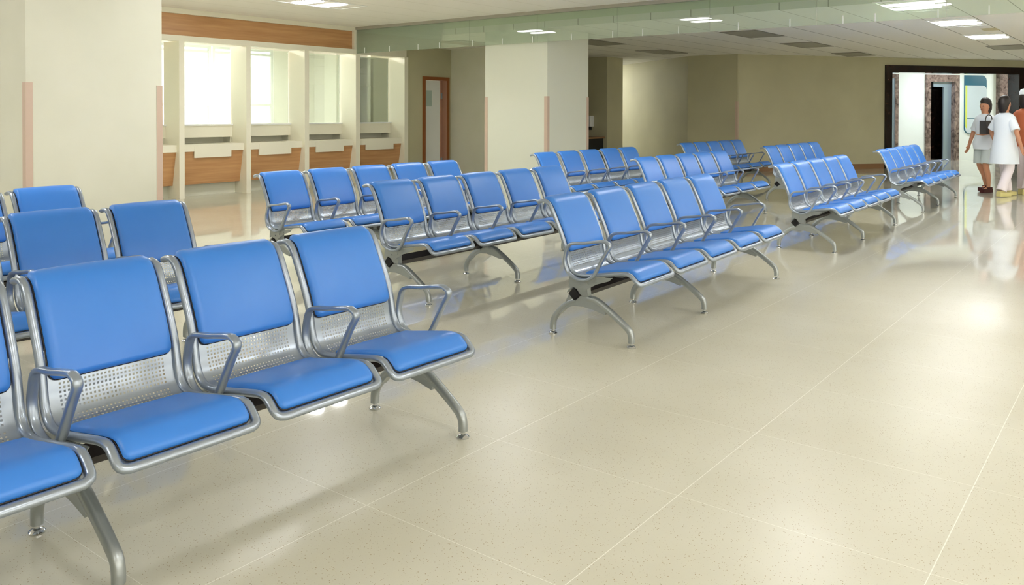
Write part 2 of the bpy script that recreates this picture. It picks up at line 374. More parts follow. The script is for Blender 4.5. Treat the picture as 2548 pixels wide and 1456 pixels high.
for i, (x0, x1) in enumerate(bays):
    t = thing('service_counter', blabs[i], 'counter', ((x0+x1)/2, YC, 0), 0, 'wood-fronted service counters')
    hw = (x1-x0)/2
    def P(p, x): return (x, p[0], p[1])
    # shelf with apron notch
    bm = BM(); box(bm, -hw, hw, .03, .40, .80, .832)
    box(bm, -hw, hw, .03, .05, .72, .80)
    box(bm, -hw+.215, hw-.245, .025, .05, .62, .80)
    new_obj('shelf', bm, M['counter'], t, bevel=.003)
    # slanting knee panel of wood veneer
    bm = BM(); prism(bm, [(.052, .735), (.075, .735), (.175, .195), (.152, .195)], -hw, hw-.0, P)
    new_obj('front_panel', bm, M['wood'], t)
    bm = BM(); box(bm, -hw, hw, .28, .32, 0, .80); new_obj('kick_wall', bm, M['wall'], t)
    # back riser above open slot, with sill
    bm = BM(); box(bm, -hw, hw, .36, .40, .93, 1.12); new_obj('riser', bm, M['counter'], t)
    bm = BM(); box(bm, -hw, hw, .60, .62, .83, 1.12); box(bm, -hw-.03, -hw+.01, .40, .60, .83, 1.12); box(bm, hw-.01, hw+.03, .40, .60, .83, 1.12); new_obj('slot_lining', bm, M['wall'], t)
    bm = BM(); box(bm, -hw, hw, .33, .62, 1.12, 1.145); new_obj('sill', bm, M['white'], t, bevel=.003)
    bm = BM(); box(bm, -hw, hw, .40, .60, .80, .832); new_obj('inner_desk', bm, M['counter'], t)
    bm = BM(); box(bm, -hw+.02, hw-.02, .40, .408, 1.145, 2.43)
    new_obj('screen_glass', bm, M['glass'], t)

# ------------------------------------------------------------------ brown-framed door
dr = thing('door_1', None, None, (0, 0, 0)); dr['kind'] = 'structure'
bm = BM(); box(bm, 12.72, 12.79, 11.77, 11.92, 0, 2.08); box(bm, 13.465, 13.535, 11.77, 11.92, 0, 2.08); box(bm, 12.79, 13.465, 11.77, 11.92, 2.01, 2.08)
new_obj('door_frame', bm, M['door_frame'], dr, bevel=.004)
bm = BM(); box(bm, 13.455, 13.465, 11.78, 12.0, 0, 2.01); box(bm, 13.38, 13.455, 11.9, 11.93, 0, 2.01)
new_obj('door_jamb', bm, M['pink'], dr)
lf = bpy.data.objects.new('door_leaf', None)
bm = BM(); box(bm, -.60, -.02, 0, .04, .01, 2.005)
leaf = new_obj('door_leaf', bm, M['white'], dr, bevel=.002); leaf.location = (13.37, 11.88, 0); leaf.rotation_euler = (0, 0, math.radians(-4))
bpy.data.objects.remove(lf)
bm = BM(); box(bm, -.60, -.245, -.008, 0, 1.44, 1.83); new_obj('vision_frame', bm, M['white'], leaf)
bm = BM(); box(bm, -.59, -.27, -.012, -.006, 1.465, 1.80); new_obj('vision_glass', bm, mat('frosted_vision_glass', (186, 204, 196), .25), leaf)
for z in (1.62, .25):
    bm = BM(); box(bm, 13.375, 13.405, 11.86, 11.88, z, z+.13); new_obj('hinge', bm, M['steel'], dr)
bm = BM(); box(bm, 12.6, 14.2, 13.2, 13.3, 0, CE); struct('wall_behind_door', bm, M['wall'])

# ------------------------------------------------------------------ corner guards
gl = [((3.15, 7.5), (-1, -1), 1.6, 'pinkish corner guard on the left corner of the big left column'),
      ((4.40, 7.5), (1, -1), 1.6, 'beige corner guard on the right corner of the big left column, next to the counters'),
      ((10.96, 8.75), (-1, 1), 1.6, 'beige corner guard on the far left corner of the middle column'),
      ((10.96, 7.5), (-1, -1), 1.6, 'beige-pink corner guard on the front corner of the middle column'),
      ((12.18, 7.5), (1, -1), 1.6, 'thin pale corner guard on the right corner of the middle column'),
      ((18.62, 7.5), (-1, -1), 1.6, 'dusky pink corner guard on the corner of the far olive wall')]
for (x, y), (sx, sy), h, lab in gl:
    bm = BM(); w_ = .055; th = .006
    x1 = x+sx*th; y1 = y+sy*th
    bx = sorted((x1, x-sx*w_)); by = sorted((y1, y))
    box(bm, bx[0], bx[1], by[0], by[1], .1, h)
    bx = sorted((x1, x)); by = sorted((y, y-sy*w_))
    box(bm, bx[0], bx[1], by[0], by[1], .1, h)
    tag(new_obj('corner_guard', bm, M['guard']), lab, 'corner guard', 'plastic corner guards on columns')

# ------------------------------------------------------------------ hanging glass smoke curtain
bm = BM(); box(bm, XG-.03, XG+.05, -8, 11.8, 2.89, CE); struct('trim_4', bm, M['channel'])
JY = [11.8, 10.43, 9.04, 7.655, 6.22, 4.79, 3.37, 1.92, .5, -.9]
CLIP = [11.57, 10.92, 10.21, 9.71, 8.96, 8.34, 7.74, 7.01, 6.29, 5.8, 5.24, 4.38, 3.7, 3.05, 2.68, 2.0, 1.49]
gw = ['above the rightmost counter', 'above the brown-framed door', 'in front of the middle column, its left part', 'crossing the right edge of the middle column',
      'just right of the middle column, mirroring a lamp', 'right of centre, above the second row of empty chairs', 'right of centre, fourth from the right picture edge',
      'holding the brightest lamp reflections at the top right', 'running out of the top right corner', 'beyond the right picture edge']
for i in range(len(JY)-1):
    y1, y0 = JY[i], JY[i+1]
    t = thing('hanging_glass_panel', 'green-tinted hanging glass pane '+gw[i], 'glass panel', (XG, (y0+y1)/2, 2.45), 0, 'glass panes of the hanging smoke curtain')
    c = (y0+y1)/2
    bm = BM(); box(bm, -.006, .006, y0-c+.004, y1-c-.004, 0, .45); new_obj('pane', bm, M['curtain'], t)
    for q in CLIP:
        if y0 < q <= y1:
            bm = BM(); box(bm, -.012, -.0065, q-c-.006, q-c+.006, -.002, .10); new_obj('clip', bm, M['white'], t)

# ------------------------------------------------------------------ lights
def lozenge(bm, cx, hx, hy, z0, z1, k=5):
    pts = []
    r = hx*.9
    for sx, sy, a0 in ((1, 1, 0), (-1, 1, 90), (-1, -1, 180), (1, -1, 270)):
        for j in range(k+1):
            a = math.radians(a0+90*j/k); pts.append((cx+sx*(hx-r)+r*math.cos(a), sy*(hy-r)+r*math.sin(a)))
    prism(bm, pts, z0, z1, lambda p, t: (p[0], p[1], t))
def lamp(x, y, z, label, tube='tube', lit=True):
    t = thing('ceiling_lamp', label, 'ceiling lamp', (x, y, z), 0, 'recessed ceiling lamps' if lit else 'unlit recessed ceiling fittings')
    bm = BM(); hx, hy = .66, .31
    for a in ((-hx, hx, -hy, -hy+.02), (-hx, hx, hy-.02, hy), (-hx, -hx+.02, -hy+.02, hy-.02), (hx-.02, hx, -hy+.02, hy-.02)): box(bm, *a, -.008, 0)
    new_obj('frame', bm, M['rail'] if not lit else M['white'], t)
    if lit:
        for s in (-.22, .22):
            bm = BM(); lozenge(bm, s, .105, .275, -.010, -.001); new_obj('diffuser', bm, M[tube], t)
    else:
        bm = BM(); box(bm, -hx+.02, hx-.02, -hy+.02, hy-.02, -.006, -.001); new_obj('louvre', bm, M['slat'], t)
    return t
near = {(8.15, 9.6): 'twin-tube ceiling lamp glowing above the service counters, at the top left'}
for x in (8.15, 4.9, 1.7, -1.6):
    for y in (9.6, 6.15, 2.65, -.8, -4.3):
        if (x, y) in ((4.9, 2.65), (1.7, 2.65)): continue
        lamp(x, y, CE, near.get((x, y), 'twin-tube ceiling lamp of the main ceiling, outside the top of the picture'))
far = {(11.55, 2.4): 'bright twin-tube ceiling lamp seen through the hanging glass at the top right',
       (14.1, 2.33): 'bright twin-tube ceiling lamp just below the hanging glass at the top right',
       (17.0, 2.33): 'bright twin-tube ceiling lamp above the dark marble opening, the farthest lit one'}
for p, lab in far.items(): lamp(*p, CL, lab)
for x in (11.55, 14.1, 17.0, 20.2):
    for y in (-1.2, -4.6): lamp(x, y, CL, 'twin-tube ceiling lamp of the lower ceiling, outside the right of the picture')
un = {(14.0, 5.38): 'unlit grey ceiling fitting just below the hanging glass, right of the middle column',
      (16.9, 5.40): 'unlit grey ceiling fitting halfway to the far olive wall, above the far seat rows',
      (20.3, 5.45): 'unlit grey ceiling fitting touching the top of the far olive wall',
      (13.9, 8.4): 'unlit grey ceiling fitting half hidden by the middle column',
      (16.95, 8.55): 'unlit grey ceiling fitting in front of the corridor mouth',
      (12.6, 10.4): 'unlit grey ceiling fitting seen through the glass above the brown-framed door'}
for p, lab in un.items(): lamp(*p, CL, lab, lit=False)
for x, y in ((20.0, 2.4),): lamp(x, y, CL, 'unlit ceiling fitting at the right edge below the lamps, above the marble opening', lit=False)
for t_, k_ in ((5.2, 1.4), (8.0, 1.4), (11.0, 1.4)):
    p = diag(t_, k_, CL); o = lamp(p[0], p[1], p[2], 'lobby ceiling lamp hidden above the dark marble opening', 'tube_cold'); o.rotation_euler = (0, 0, math.atan2(DD.y, DD.x))
lamp(20.1, 12.7, CL, 'corridor ceiling lamp hidden round the corner beyond the niche')
for x in (7.6, 10.2): lamp(x, 14.0, CE, 'added warm lamp, out of view, brightening the office behind the counter header', 'office_fill')  # unseen lamps added to wash the office bright
tag(new_obj('stained_ceiling_tile', box(BM(), 15.3, 15.75, 2.0, 2.22, CL-.004, CL), M['stain']), 'yellowish water-stained patch of ceiling tile between the two farthest lit lamps', 'ceiling tile')

# ------------------------------------------------------------------ dark marble opening, lift, sign
mf = thing('door_2', None, None, (0, 0, 0)); mf['kind'] = 'structure'
bm = BM(); dbox(bm, 4.07, 4.26, -.04, .29, 0, 2.50); dbox(bm, 8.13, 8.34, -.04, .29, 0, 2.50); dbox(bm, 4.26, 8.13, -.04, .29, 2.33, 2.50)
new_obj('marble_surround', bm, M['marble'], mf, bevel=.004)
lift = thing('lift_entrance', 'lift entrance with grey-brown marble surround, steel door half open onto dark', 'lift')
bm = BM(); dbox(bm, 7.6, 7.76, 2.44, 2.62, 0, 2.42); dbox(bm, 8.58, 8.75, 2.44, 2.62, 0, 2.42); dbox(bm, 7.76, 8.58, 2.44, 2.62, 2.22, 2.42)
new_obj('surround', bm, M['marble_lt'], lift, bevel=.004)
bm = BM(); dbox(bm, 7.95, 8.58, 2.56, 2.6, 2.08, 2.22); new_obj('lintel_panel', bm, M['steel'], lift)
bm = BM(); dbox(bm, 8.31, 8.58, 2.57, 2.61, 0, 2.08); new_obj('door', bm, M['steel'], lift)
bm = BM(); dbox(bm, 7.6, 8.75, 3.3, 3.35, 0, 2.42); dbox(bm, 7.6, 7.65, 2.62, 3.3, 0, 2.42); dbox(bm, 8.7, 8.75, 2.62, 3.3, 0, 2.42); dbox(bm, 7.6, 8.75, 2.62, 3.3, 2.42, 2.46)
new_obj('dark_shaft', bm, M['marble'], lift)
l2 = thing('lift_entrance', 'steel door sliver and marble strip at the left inside edge of the dark opening', 'lift')
bm = BM(); dbox(bm, 6.56, 6.66, 2.44, 2.5, 0, 2.42); new_obj('surround', bm, M['marble_lt'], l2, bevel=.003)
bm = BM(); dbox(bm, 5.7, 6.56, 2.47, 2.5, 0, 2.30); new_obj('door', bm, M['steel'], l2)
bm = BM(); dbox(bm, 5.7, 6.56, 2.44, 2.5, 2.30, 2.42); new_obj('lintel_panel', bm, M['marble_lt'], l2)
bm = BM(); dbox(bm, 10.1, 11.6, 2.36, 2.5, 0, 2.5)
tag(new_obj('marble_pier', bm, M['marble_lt'], bevel=.004), 'grey-brown marble pier in the lobby behind the walking people', 'pier')
# sign with rounded corners
def rrect(t0, t1, z0, z1, r, corners=(1, 1, 1, 1), k=6):
    pts = []
    for cx, cz, a0, on in ((t1, z1, 0, corners[0]), (t0, z1, 90, corners[1]), (t0, z0, 180, corners[2]), (t1, z0, 270, corners[3])):
        if on:
            ox = cx-r if cx == t1 else cx+r; oz = cz-r if cz == z1 else cz+r
            pts += [(ox+r*math.cos(math.radians(a0+90*j/k)), oz+r*math.sin(math.radians(a0+90*j/k))) for j in range(k+1)]
        else: pts.append((cx, cz))
    return pts
sg = thing('lobby_sign_board', 'tall rounded sign board with teal head, grey panel and lime strip, right of the lift', 'sign')
def dprism(pts, k0, k1, m, name, par):
    bm = BM(); prism(bm, pts, k0, k1, lambda p, k: diag(p[0], k, p[1])); return new_obj(name, bm, m, par)
dprism(rrect(8.96, 9.73, .75, 2.42, .16, (1, 0, 1, 0)), 2.465, 2.5, M['teal'], 'backing', sg)
dprism(rrect(8.962, 9.715, 1.20, 2.13, .13, (1, 0, 0, 0)), 2.45, 2.464, M['signgrey'], 'upper_panel', sg)
dprism(rrect(8.962, 9.715, .76, 1.18, .16, (0, 0, 1, 0)), 2.45, 2.464, M['signgrey'], 'lower_panel', sg)
dprism([(8.962, .95), (9.02, .88), (9.02, 2.13), (8.962, 2.13)], 2.446, 2.464, M['lime'], 'lime_strip', sg)

# ------------------------------------------------------------------ niche desk and dispenser
t = thing('niche_desk', 'brown-topped dark desk in the shadowy niche right of the middle column', 'desk', (17.0, 10.9, 0))
new_obj('desk_top', box(BM(), -.53, .65, -.5, .35, .72, .76), M['skirt'], t, bevel=.004)
new_obj('desk_body', box(BM(), -.50, .64, -.46, .3, 0, .72), M['black'], t)
t = thing('wall_dispenser', 'small pale rounded dispenser beside the right edge of the middle column', 'dispenser', (17.58, 10.80, 1.12), PI/2)
bm = BM(); box(bm, -.08, .08, -.08, .08, -.12, .14); new_obj('housing', bm, M['white'], t, smooth=False, bevel=.02)
bm = BM(); box(bm, -.03, .03, -.1, -.02, -.2, -.12); new_obj('spout', bm, M['black'], t)

# ------------------------------------------------------------------ bench
S = .522
PROF = [(-.692, .800), (-.668, .807), (-.640, .809), (-.613, .795), (-.588, .757), (-.554, .688), (-.521, .616), (-.496, .548), (-.484, .498),
        (-.474, .450), (-.452, .408), (-.412, .385), (-.345, .385), (-.274, .396), (-.162, .415), (-.104, .4235), (-.070, .4225), (-.048, .410), (-.022, .385), (-.004, .369)]
PC = [Vector((0, p[0], p[1])) for p in PROF]
PF = catmull(PC, 8)                                   # dense profile, (0, v, w)
def V(u, v, w_): return Vector((u, -v, w_))           # bench local: x = along row, -y = forward
ARC = [0]
for a, b2 in zip(PF, PF[1:]): ARC.append(ARC[-1]+(b2-a).length)
def at(s):
    s = max(0, min(ARC[-1]-1e-6, s))
    for i in range(len(ARC)-1):
        if ARC[i+1] >= s:
            f = (s-ARC[i])/(ARC[i+1]-ARC[i]); p = PF[i].lerp(PF[i+1], f)
            t0 = (PF[min(i+2, len(PF)-1)]-PF[max(i-1, 0)]).normalized()
            return p.y, p.z, -t0.z*-1*-1 if False else t0.y, t0.z
def frame_at(s):
    v, w_, tv, tw = at(s); return v, w_, -tw, tv       # normal (towards the sitter): rotate tangent +90
def s_of(pred):
    for i, p in enumerate(PF):
        if pred(p): return ARC[i]
UL, UR = .036, .486
s_top = s_of(lambda p: p.y > -.668)
s_backend = s_of(lambda p: p.z < .512 and p.y > -.6)
s_perf0 = s_of(lambda p: p.z < .530 and p.y > -.6)
s_seat0 = s_of(lambda p: p.z < .42 and p.y > -.378)
s_end = ARC[-1]
def shell_mesh():
    bm = BM(); off = -.004
    def pt(u, s):
        v, w_, nv, nw = frame_at(s); return V(u, v+nv*off, w_+nw*off)
    # solid zones
    def strip(s0, s1, n):
        rows = [[bm.verts.new(pt(u, s0+(s1-s0)*i/n)) for u in (UL, (UL+UR)/2, UR)] for i in range(n+1)]
        for r0, r1 in zip(rows, rows[1:]):
            for j in range(2): bm.faces.new([r0[j], r0[j+1], r1[j+1], r1[j]])
    strip(.01, s_perf0, 26); strip(s_seat0+.02, s_end-.005, 16)
    sa, sb = s_perf0, s_seat0+.02; du = .0133; n = 27; u0 = (UL+UR)/2-n*du/2; rows = int(round((sb-sa)/du)); ds = (sb-sa)/rows
    for r in range(rows):
        s = sa+r*ds
        for x0, x1 in ((UL, u0), (u0+n*du, UR)):
            q = [bm.verts.new(pt(*c)) for c in ((x0, s), (x1, s), (x1, s+ds), (x0, s+ds))]; bm.faces.new(q)
        for c in range(n):
            x = u0+c*du; h = .0033
            o = [bm.verts.new(pt(*k)) for k in ((x, s), (x+du, s), (x+du, s+ds), (x, s+ds))]
            mx, ms = x+du/2, s+ds/2
            if r == 0 or (9 <= r <= 9):
                bm.faces.new(o); continue
            q = [bm.verts.new(pt(*k)) for k in ((mx-h, ms-h), (mx+h, ms-h), (mx+h, ms+h), (mx-h, ms+h))]
            for k in range(4): bm.faces.new([o[k], o[(k+1) % 4], q[(k+1) % 4], q[k]])
    bmesh.ops.remove_doubles(bm, verts=bm.verts, dist=.0002)
    bmesh.ops.recalc_face_normals(bm, faces=bm.faces)
    bmesh.ops.solidify(bm, geom=list(bm.faces), thickness=.0016)
    # frame rail: down the left side, across the front, up the right side
    sr = s_end-.030
    left = []; n = 46
    for i in range(n+1):
        v, w_, _, _ = at(sr*i/n); left.append(V(UL, v, w_))
    v0, w0, tv, tw = at(sr); vE, wE, _, _ = at(s_end)
    path = left[:-1]
    R = .028
    c0 = V(UL, v0, w0); c1 = V(UL, vE, wE); c2 = V(UL+R, vE+.004, wE-.002)
    path += [c0, c0.lerp(c1, .4)+Vector((.001, 0, 0)), c0.lerp(c1, .75)+Vector((.005, 0, 0)), c0.lerp(c1, .97)+Vector((.014, 0, 0)), c2]
    nm = 6
    mid = [V(UL+R+(UR-UL-2*R)*i/nm, vE+.004, wE-.002) for i in range(1, nm)]
    right = [Vector(((UL+UR)-p.x, p.y, p.z)) for p in path[::-1]]
    full = path+mid+right
    sweep(bm, full, .0155, .0125, seg=10, first=Vector((1, 0, 0)))
    # top cross tube
    v, w_, _, _ = at(.004)
    sweep(bm, [V(UL, v, w_), V((UL+UR)/2, v, w_), V(UR, v, w_)], .009, seg=8, first=Vector((0, 0, 1)))
    return bm
def cushion_mesh(s0, s1, ua, ub, thick, ns=34, nu=16, base=.002, corner=.022):
    bm = BM(); top = []; bot = []
    um = (ua+ub)/2; hw = (ub-ua)/2; sm = (s0+s1)/2; hs = (s1-s0)/2
    for i in range(ns+1):
        fi = -math.cos(PI*i/ns); rt = []; rb = []
        for j in range(nu+1):
            fj = -math.cos(PI*j/nu)
            # rounded plan corners
            a, c = fj*hw, fi*hs; ax, cx = abs(a)-(hw-corner), abs(c)-(hs-corner)
            if ax > 0 and cx > 0:
                m_ = max(ax, cx); l = math.hypot(ax, cx); k = m_/l
                a = math.copysign(hw-corner+ax*k, a); c = math.copysign(hs-corner+cx*k, c)
            e = min(1, (1-abs(fj))*hw/.016, (1-abs(fi))*hs/.018)
            e = max(0, e); h = thick*math.sqrt(1-(1-e)**2)*(.86+.14*(1-fj*fj))
            v, w_, nv, nw = frame_at(sm+c)
            rt.append(bm.verts.new(V(um+a, v+nv*(base+.004+h), w_+nw*(base+.004+h))))
            rb.append(bm.verts.new(V(um+a*.985, v+nv*base, w_+nw*base)))
        top.append(rt); bot.append(rb)
    for i in range(ns):
        for j in range(nu):
            bm.faces.new([top[i][j], top[i][j+1], top[i+1][j+1], top[i+1][j]])
            bm.faces.new([bot[i][j], bot[i+1][j], bot[i+1][j+1], bot[i][j+1]])
    for i in range(ns):
        bm.faces.new([top[i][0], top[i+1][0], bot[i+1][0], bot[i][0]]); bm.faces.new([top[i][nu], bot[i][nu], bot[i+1][nu], top[i+1][nu]])
    for j in range(nu):
        bm.faces.new([top[0][j], bot[0][j], bot[0][j+1], top[0][j+1]]); bm.faces.new([top[ns][j], top[ns][j+1], bot[ns][j+1], bot[ns][j]])
    return bm
def welt_mesh(s0, s1, ua, ub, base=.002, corner=.022):
    """thin dark piping round a cushion's foot"""
    bm = BM(); pts = []; um = (ua+ub)/2; hw = (ub-ua)/2+.001; sm = (s0+s1)/2; hs = (s1-s0)/2+.001; r = corner
    loop = []
    for cx, cy, a0 in ((1, 1, 0), (-1, 1, 90), (-1, -1, 180), (1, -1, 270)):
        for j in range(5):
            a = math.radians(a0+22.5*j); loop.append((cx*(hw-r)+r*math.cos(a), cy*(hs-r)+r*math.sin(a)))
    dense = []
    for i in range(len(loop)):
        p, q = loop[i], loop[(i+1) % len(loop)]; d = math.hypot(q[0]-p[0], q[1]-p[1]); k = max(1, int(d/.025))
        for j in range(k): dense.append((p[0]+(q[0]-p[0])*j/k, p[1]+(q[1]-p[1])*j/k))
    path = []
    for a, c in dense:
        v, w_, nv, nw = frame_at(sm+c); path.append(V(um+a, v+nv*(base+.001), w_+nw*(base+.001)))
    sweep(bm, path, .0019, seg=6, closed=True, first=Vector((0, 0, 1))); return bm
ARMP = [(-.437, .566), (-.468, .506), (-.473, .450), (-.450, .398), (-.404, .371), (-.352, .364), (-.306, .377), (-.274, .404), (-.238, .467), (-.199, .534), (-.176, .568), (-.174, .586), (-.192, .598), (-.222, .602), (-.33, .584)]
def arm_mesh():
    bm = BM(); P3 = [V(0, *p) for p in ARMP]
    dense = catmull(P3, 5, closed=True)
    def wd(t): return .017 if .3 > t or t > .55 else .015
    sweep(bm, dense, .0165, .0095, seg=12, closed=True, first=Vector((1, 0, 0)), power=2.6)
    return bm
def leg_mesh():
    bm = BM()
    fr = catmull([V(0, *p) for p in ((-.345, .245), (-.300, .243), (-.254, .222), (-.170, .168), (-.105, .122), (-.072, .092), (-.062, .060), (-.061, .028))], 5)
    sweep(bm, fr, lambda t: .021-.002*t, lambda t: .019-.001*t, seg=12, first=Vector((1, 0, 0)), power=2.5)
    rr = catmull([V(0, *p) for p in ((-.425, .225), (-.465, .212), (-.515, .176), (-.557, .132), (-.582, .098), (-.591, .065), (-.592, .028))], 5)
    sweep(bm, rr, lambda t: .021-.002*t, lambda t: .019-.001*t, seg=12, first=Vector((1, 0, 0)), power=2.5)
    cv = lambda p, u: V(u, p[0], p[1])
    b2 = BM()
    prism(b2, [(-.468, .262), (-.428, .222), (-.390, .258), (-.335, .262), (-.300, .252), (-.215, .200), (-.225, .168), (-.300, .187), (-.365, .197), (-.44, .194), (-.497, .168), (-.535, .128), (-.545, .150), (-.50, .20)], -.018, .018, cv)
    prism(b2, [(-.482, .268), (-.474, .284), (-.450, .306), (-.436, .335), (-.444, .366), (-.322, .374), (-.336, .34), (-.342, .30), (-.336, .263), (-.378, .263), (-.393, .272), (-.428, .318), (-.466, .278)], -.021, .021, cv)
    bmesh.ops.bevel(b2, geom=[e for e in b2.edges if e.calc_face_angle(0) > .4], offset=.004, segments=2, affect='EDGES')
    me = bpy.data.meshes.new('tmp'); b2.to_mesh(me); b2.free(); bm.from_mesh(me); bpy.data.meshes.remove(me)
    return bm
def make_bench():
    t = thing('waiting_bench', 'x', 'bench', (0, 0, 0), 0, 'five-seat blue waiting benches in rows')
    shell = shell_mesh(); back = cushion_mesh(s_top, s_backend, .056, .466, .021, corner=.026)
    seat = cushion_mesh(s_seat0, s_end-.016, .056, .466, .017, corner=.024)
    w1 = welt_mesh(s_top, s_backend, .056, .466, corner=.026); w2 = welt_mesh(s_seat0, s_end-.016, .056, .466, corner=.024)
    sh = new_obj('seat_shell', shell, M['silver'], t, smooth=True)
    bc = new_obj('back_cushion', back, M['blue'], sh, smooth=True); st = new_obj('seat_cushion', seat, M['blue'], sh, smooth=True)
    p1 = new_obj('cushion_piping', w1, M['beam'], sh, smooth=True); p2 = new_obj('cushion_piping', w2, M['beam'], sh, smooth=True)
    for i in range(1, 5):
        c = sh.copy(); C.objects.link(c); c.parent = t; c.location.x = i*S
        for k in (bc, st, p1, p2):
            d = k.copy(); C.objects.link(d); d.parent = c
    arm = new_obj('armrest', arm_mesh(), M['silver'], t, smooth=True)
    for i in range(1, 6):
        c = arm.copy(); C.objects.link(c); c.parent = t; c.location.x = i*S
    # diamond beam
    cv = lambda p, u: V(u, p[0], p[1]); vc, wc, h = -.428, .268, .037
    bm = BM(); prism(bm, [(vc-h, wc), (vc, wc-h), (vc+h, wc), (vc, wc+h)], .034, 5*S-.034, cv); beam = new_obj('beam', bm, M['beam'], t, bevel=.003)
    for u0, u1 in ((.026, .0335), (5*S-.0335, 5*S-.026)):
        bm = BM(); h2 = .038; prism(bm, [(vc-h2, wc), (vc, wc-h2), (vc+h2, wc), (vc, wc+h2)], u0, u1, cv); new_obj('end_cap', bm, M['black'], beam, bevel=.002)
    lg = new_obj('leg', leg_mesh(), M['leg'], t, smooth=True); lg.location.x = .055
    gl_ = []
    for vf in (-.0615, -.592):
        bm = BM(); lathe(bm, [(.0255, 0), (.0265, .006), (.020, .013), (.010, .017), (.010, .036)], 0, -vf); gl_.append(new_obj('foot_glide', bm, M['chrome'], lg, smooth=True))
    for u in (1.105, 2.575):
        c = lg.copy(); C.objects.link(c); c.parent = t; c.location.x = u
        for k in gl_:
            d = k.copy(); C.objects.link(d); d.parent = c
    # under-seat brackets with bolts
    def brk(side):
        bm = BM()
        for u in ((-.03, .03) if side == 0 else ((.02,) if side > 0 else (-.02,))):
            prism(bm, [(-.46, .30), (-.455, .372), (-.36, .372), (-.20, .392), (-.165, .395), (-.19, .372), (-.27, .345), (-.35, .30), (-.395, .298), (-.428, .312)], u-.002, u+.002, cv)
        for v_, w_ in ((-.385, .325), (-.33, .34), (-.275, .358)):
            sweep(bm, [V(-.04 if side <= 0 else .012, v_, w_), V(.04 if side >= 0 else -.012, v_, w_)], .0065, seg=8, first=Vector((0, 0, 1)))
        return bm
    for i in range(6):
        o = new_obj('seat_bracket', brk(0 if 0 < i < 5 else (1 if i == 0 else -1)), M['leg'], t); o.location.x = i*S
    return t
bench = make_bench()
BN = [
 ('front blue bench nearest the camera at the lower left, its end seat fully shown', .087, 2.223, -.017),
 ('blue bench alone at the centre front, full length with six armrests visible', 4.23, 2.282, .025),
 ('blue bench left of centre, between the foreground bench and the counter-side row', 4.278, 3.898, .004),
 ('blue bench standing closest to the service counters, behind two others', 4.339, 5.321, -.009),
 ('blue bench right in front of the middle column and the dark niche', 8.659, 5.521, -.015),
 ('blue bench directly behind the central front bench, last three seats showing', 8.499, 3.997, .005),
 ('shaded dark blue bench against the corner of the far olive wall', 12.993, 5.601, -.005),
 ('blue bench before the far wall with five backrests and one black beam end showing', 12.689, 4.072, -.001),
 ('blue bench right of the central one, full length beside the open walkway', 8.344, 2.353, .013),
 ('blue bench at the left edge behind the foreground bench, two backrests visible', .173, 3.929, -.027),
 ('blue bench at the left edge farthest back, in front of the big column', .296, 5.237, .034),
 ('blue bench farthest right, standing in front of the dark marble opening', 12.523, 2.409, .012)]
for i, (lab, x, y, a) in enumerate(BN):
    o = bench if i == 0 else copy_tree(bench)
    o.location = (x, y, 0); o.rotation_euler = (0, 0, a); o['label'] = lab

# ------------------------------------------------------------------ people
SK = mat('tan_skin', (196, 140, 108), .55); HAIR = mat('dark_hair', (28, 20, 18), .5)
WH = mat('white_cotton', (228, 236, 244), .8); WG = mat('pale_grey_cloth', (196, 206, 204), .8); GR = mat('dark_grey_bag', (60, 58, 56), .6)
PK = mat('pink_white_cloth', (232, 222, 226), .8); RD = mat('dark_red_shoe', (70, 24, 24), .5); YL = mat('cream_yellow_shoe', (214, 204, 140), .5)
OR = mat('rust_cloth', (176, 96, 60), .8); LIP = mat('lips', (150, 74, 66), .5); EYE = mat('eyes', (24, 18, 16), .3)
def skin(name, V_, E_, R_, m, parent, sub=1):
    me = bpy.data.meshes.new(name); me.from_pydata([Vector(v) for v in V_], E_, []); o = bpy.data.objects.new(name, me); C.objects.link(o)
    md = o.modifiers.new('s', 'SKIN'); md.use_smooth_shade = True
    for i, r in enumerate(R_):
        me.skin_vertices[0].data[i].radius = (r, r) if not isinstance(r, tuple) else r
    me.skin_vertices[0].data[0].use_root = True
    sb = o.modifiers.new('d', 'SUBSURF'); sb.levels = sub; sb.render_levels = sub
    dg = bpy.context.evaluated_depsgraph_get(); ev = o.evaluated_get(dg); out = bpy.data.meshes.new_from_object(ev)
    bpy.data.objects.remove(o); bpy.data.meshes.remove(me)
    out.materials.clear(); out.materials.append(m)
    for p in out.polygons: p.use_smooth = True
    q = bpy.data.objects.new(name, out); C.objects.link(q); q.parent = parent; return q
def loft(rings, seg=20):
    """rings: (cx, cy, cz, rx, ry)"""
    bm = BM(); R_ = []
    for cx, cy, cz, rx, ry in rings:
        R_.append([bm.verts.new((cx+rx*math.cos(2*PI*s/seg), cy+ry*math.sin(2*PI*s/seg), cz)) for s in range(seg)])
    for a, b2 in zip(R_, R_[1:]):
        for s in range(seg): bm.faces.new([a[s], a[(s+1) % seg], b2[(s+1) % seg], b2[s]])
    bm.faces.new(R_[0][::-1]); bm.faces.new(R_[-1]); return bm
def tube(pts, rs, seg=14):
    bm = BM(); n = len(pts)
    sweep(bm, [Vector(p) for p in pts], lambda t: rs[min(int(round(t*(n-1))), n-1)], lambda t: rs[min(int(round(t*(n-1))), n-1)], seg=seg, first=Vector((1, .2, 0)))
    return bm
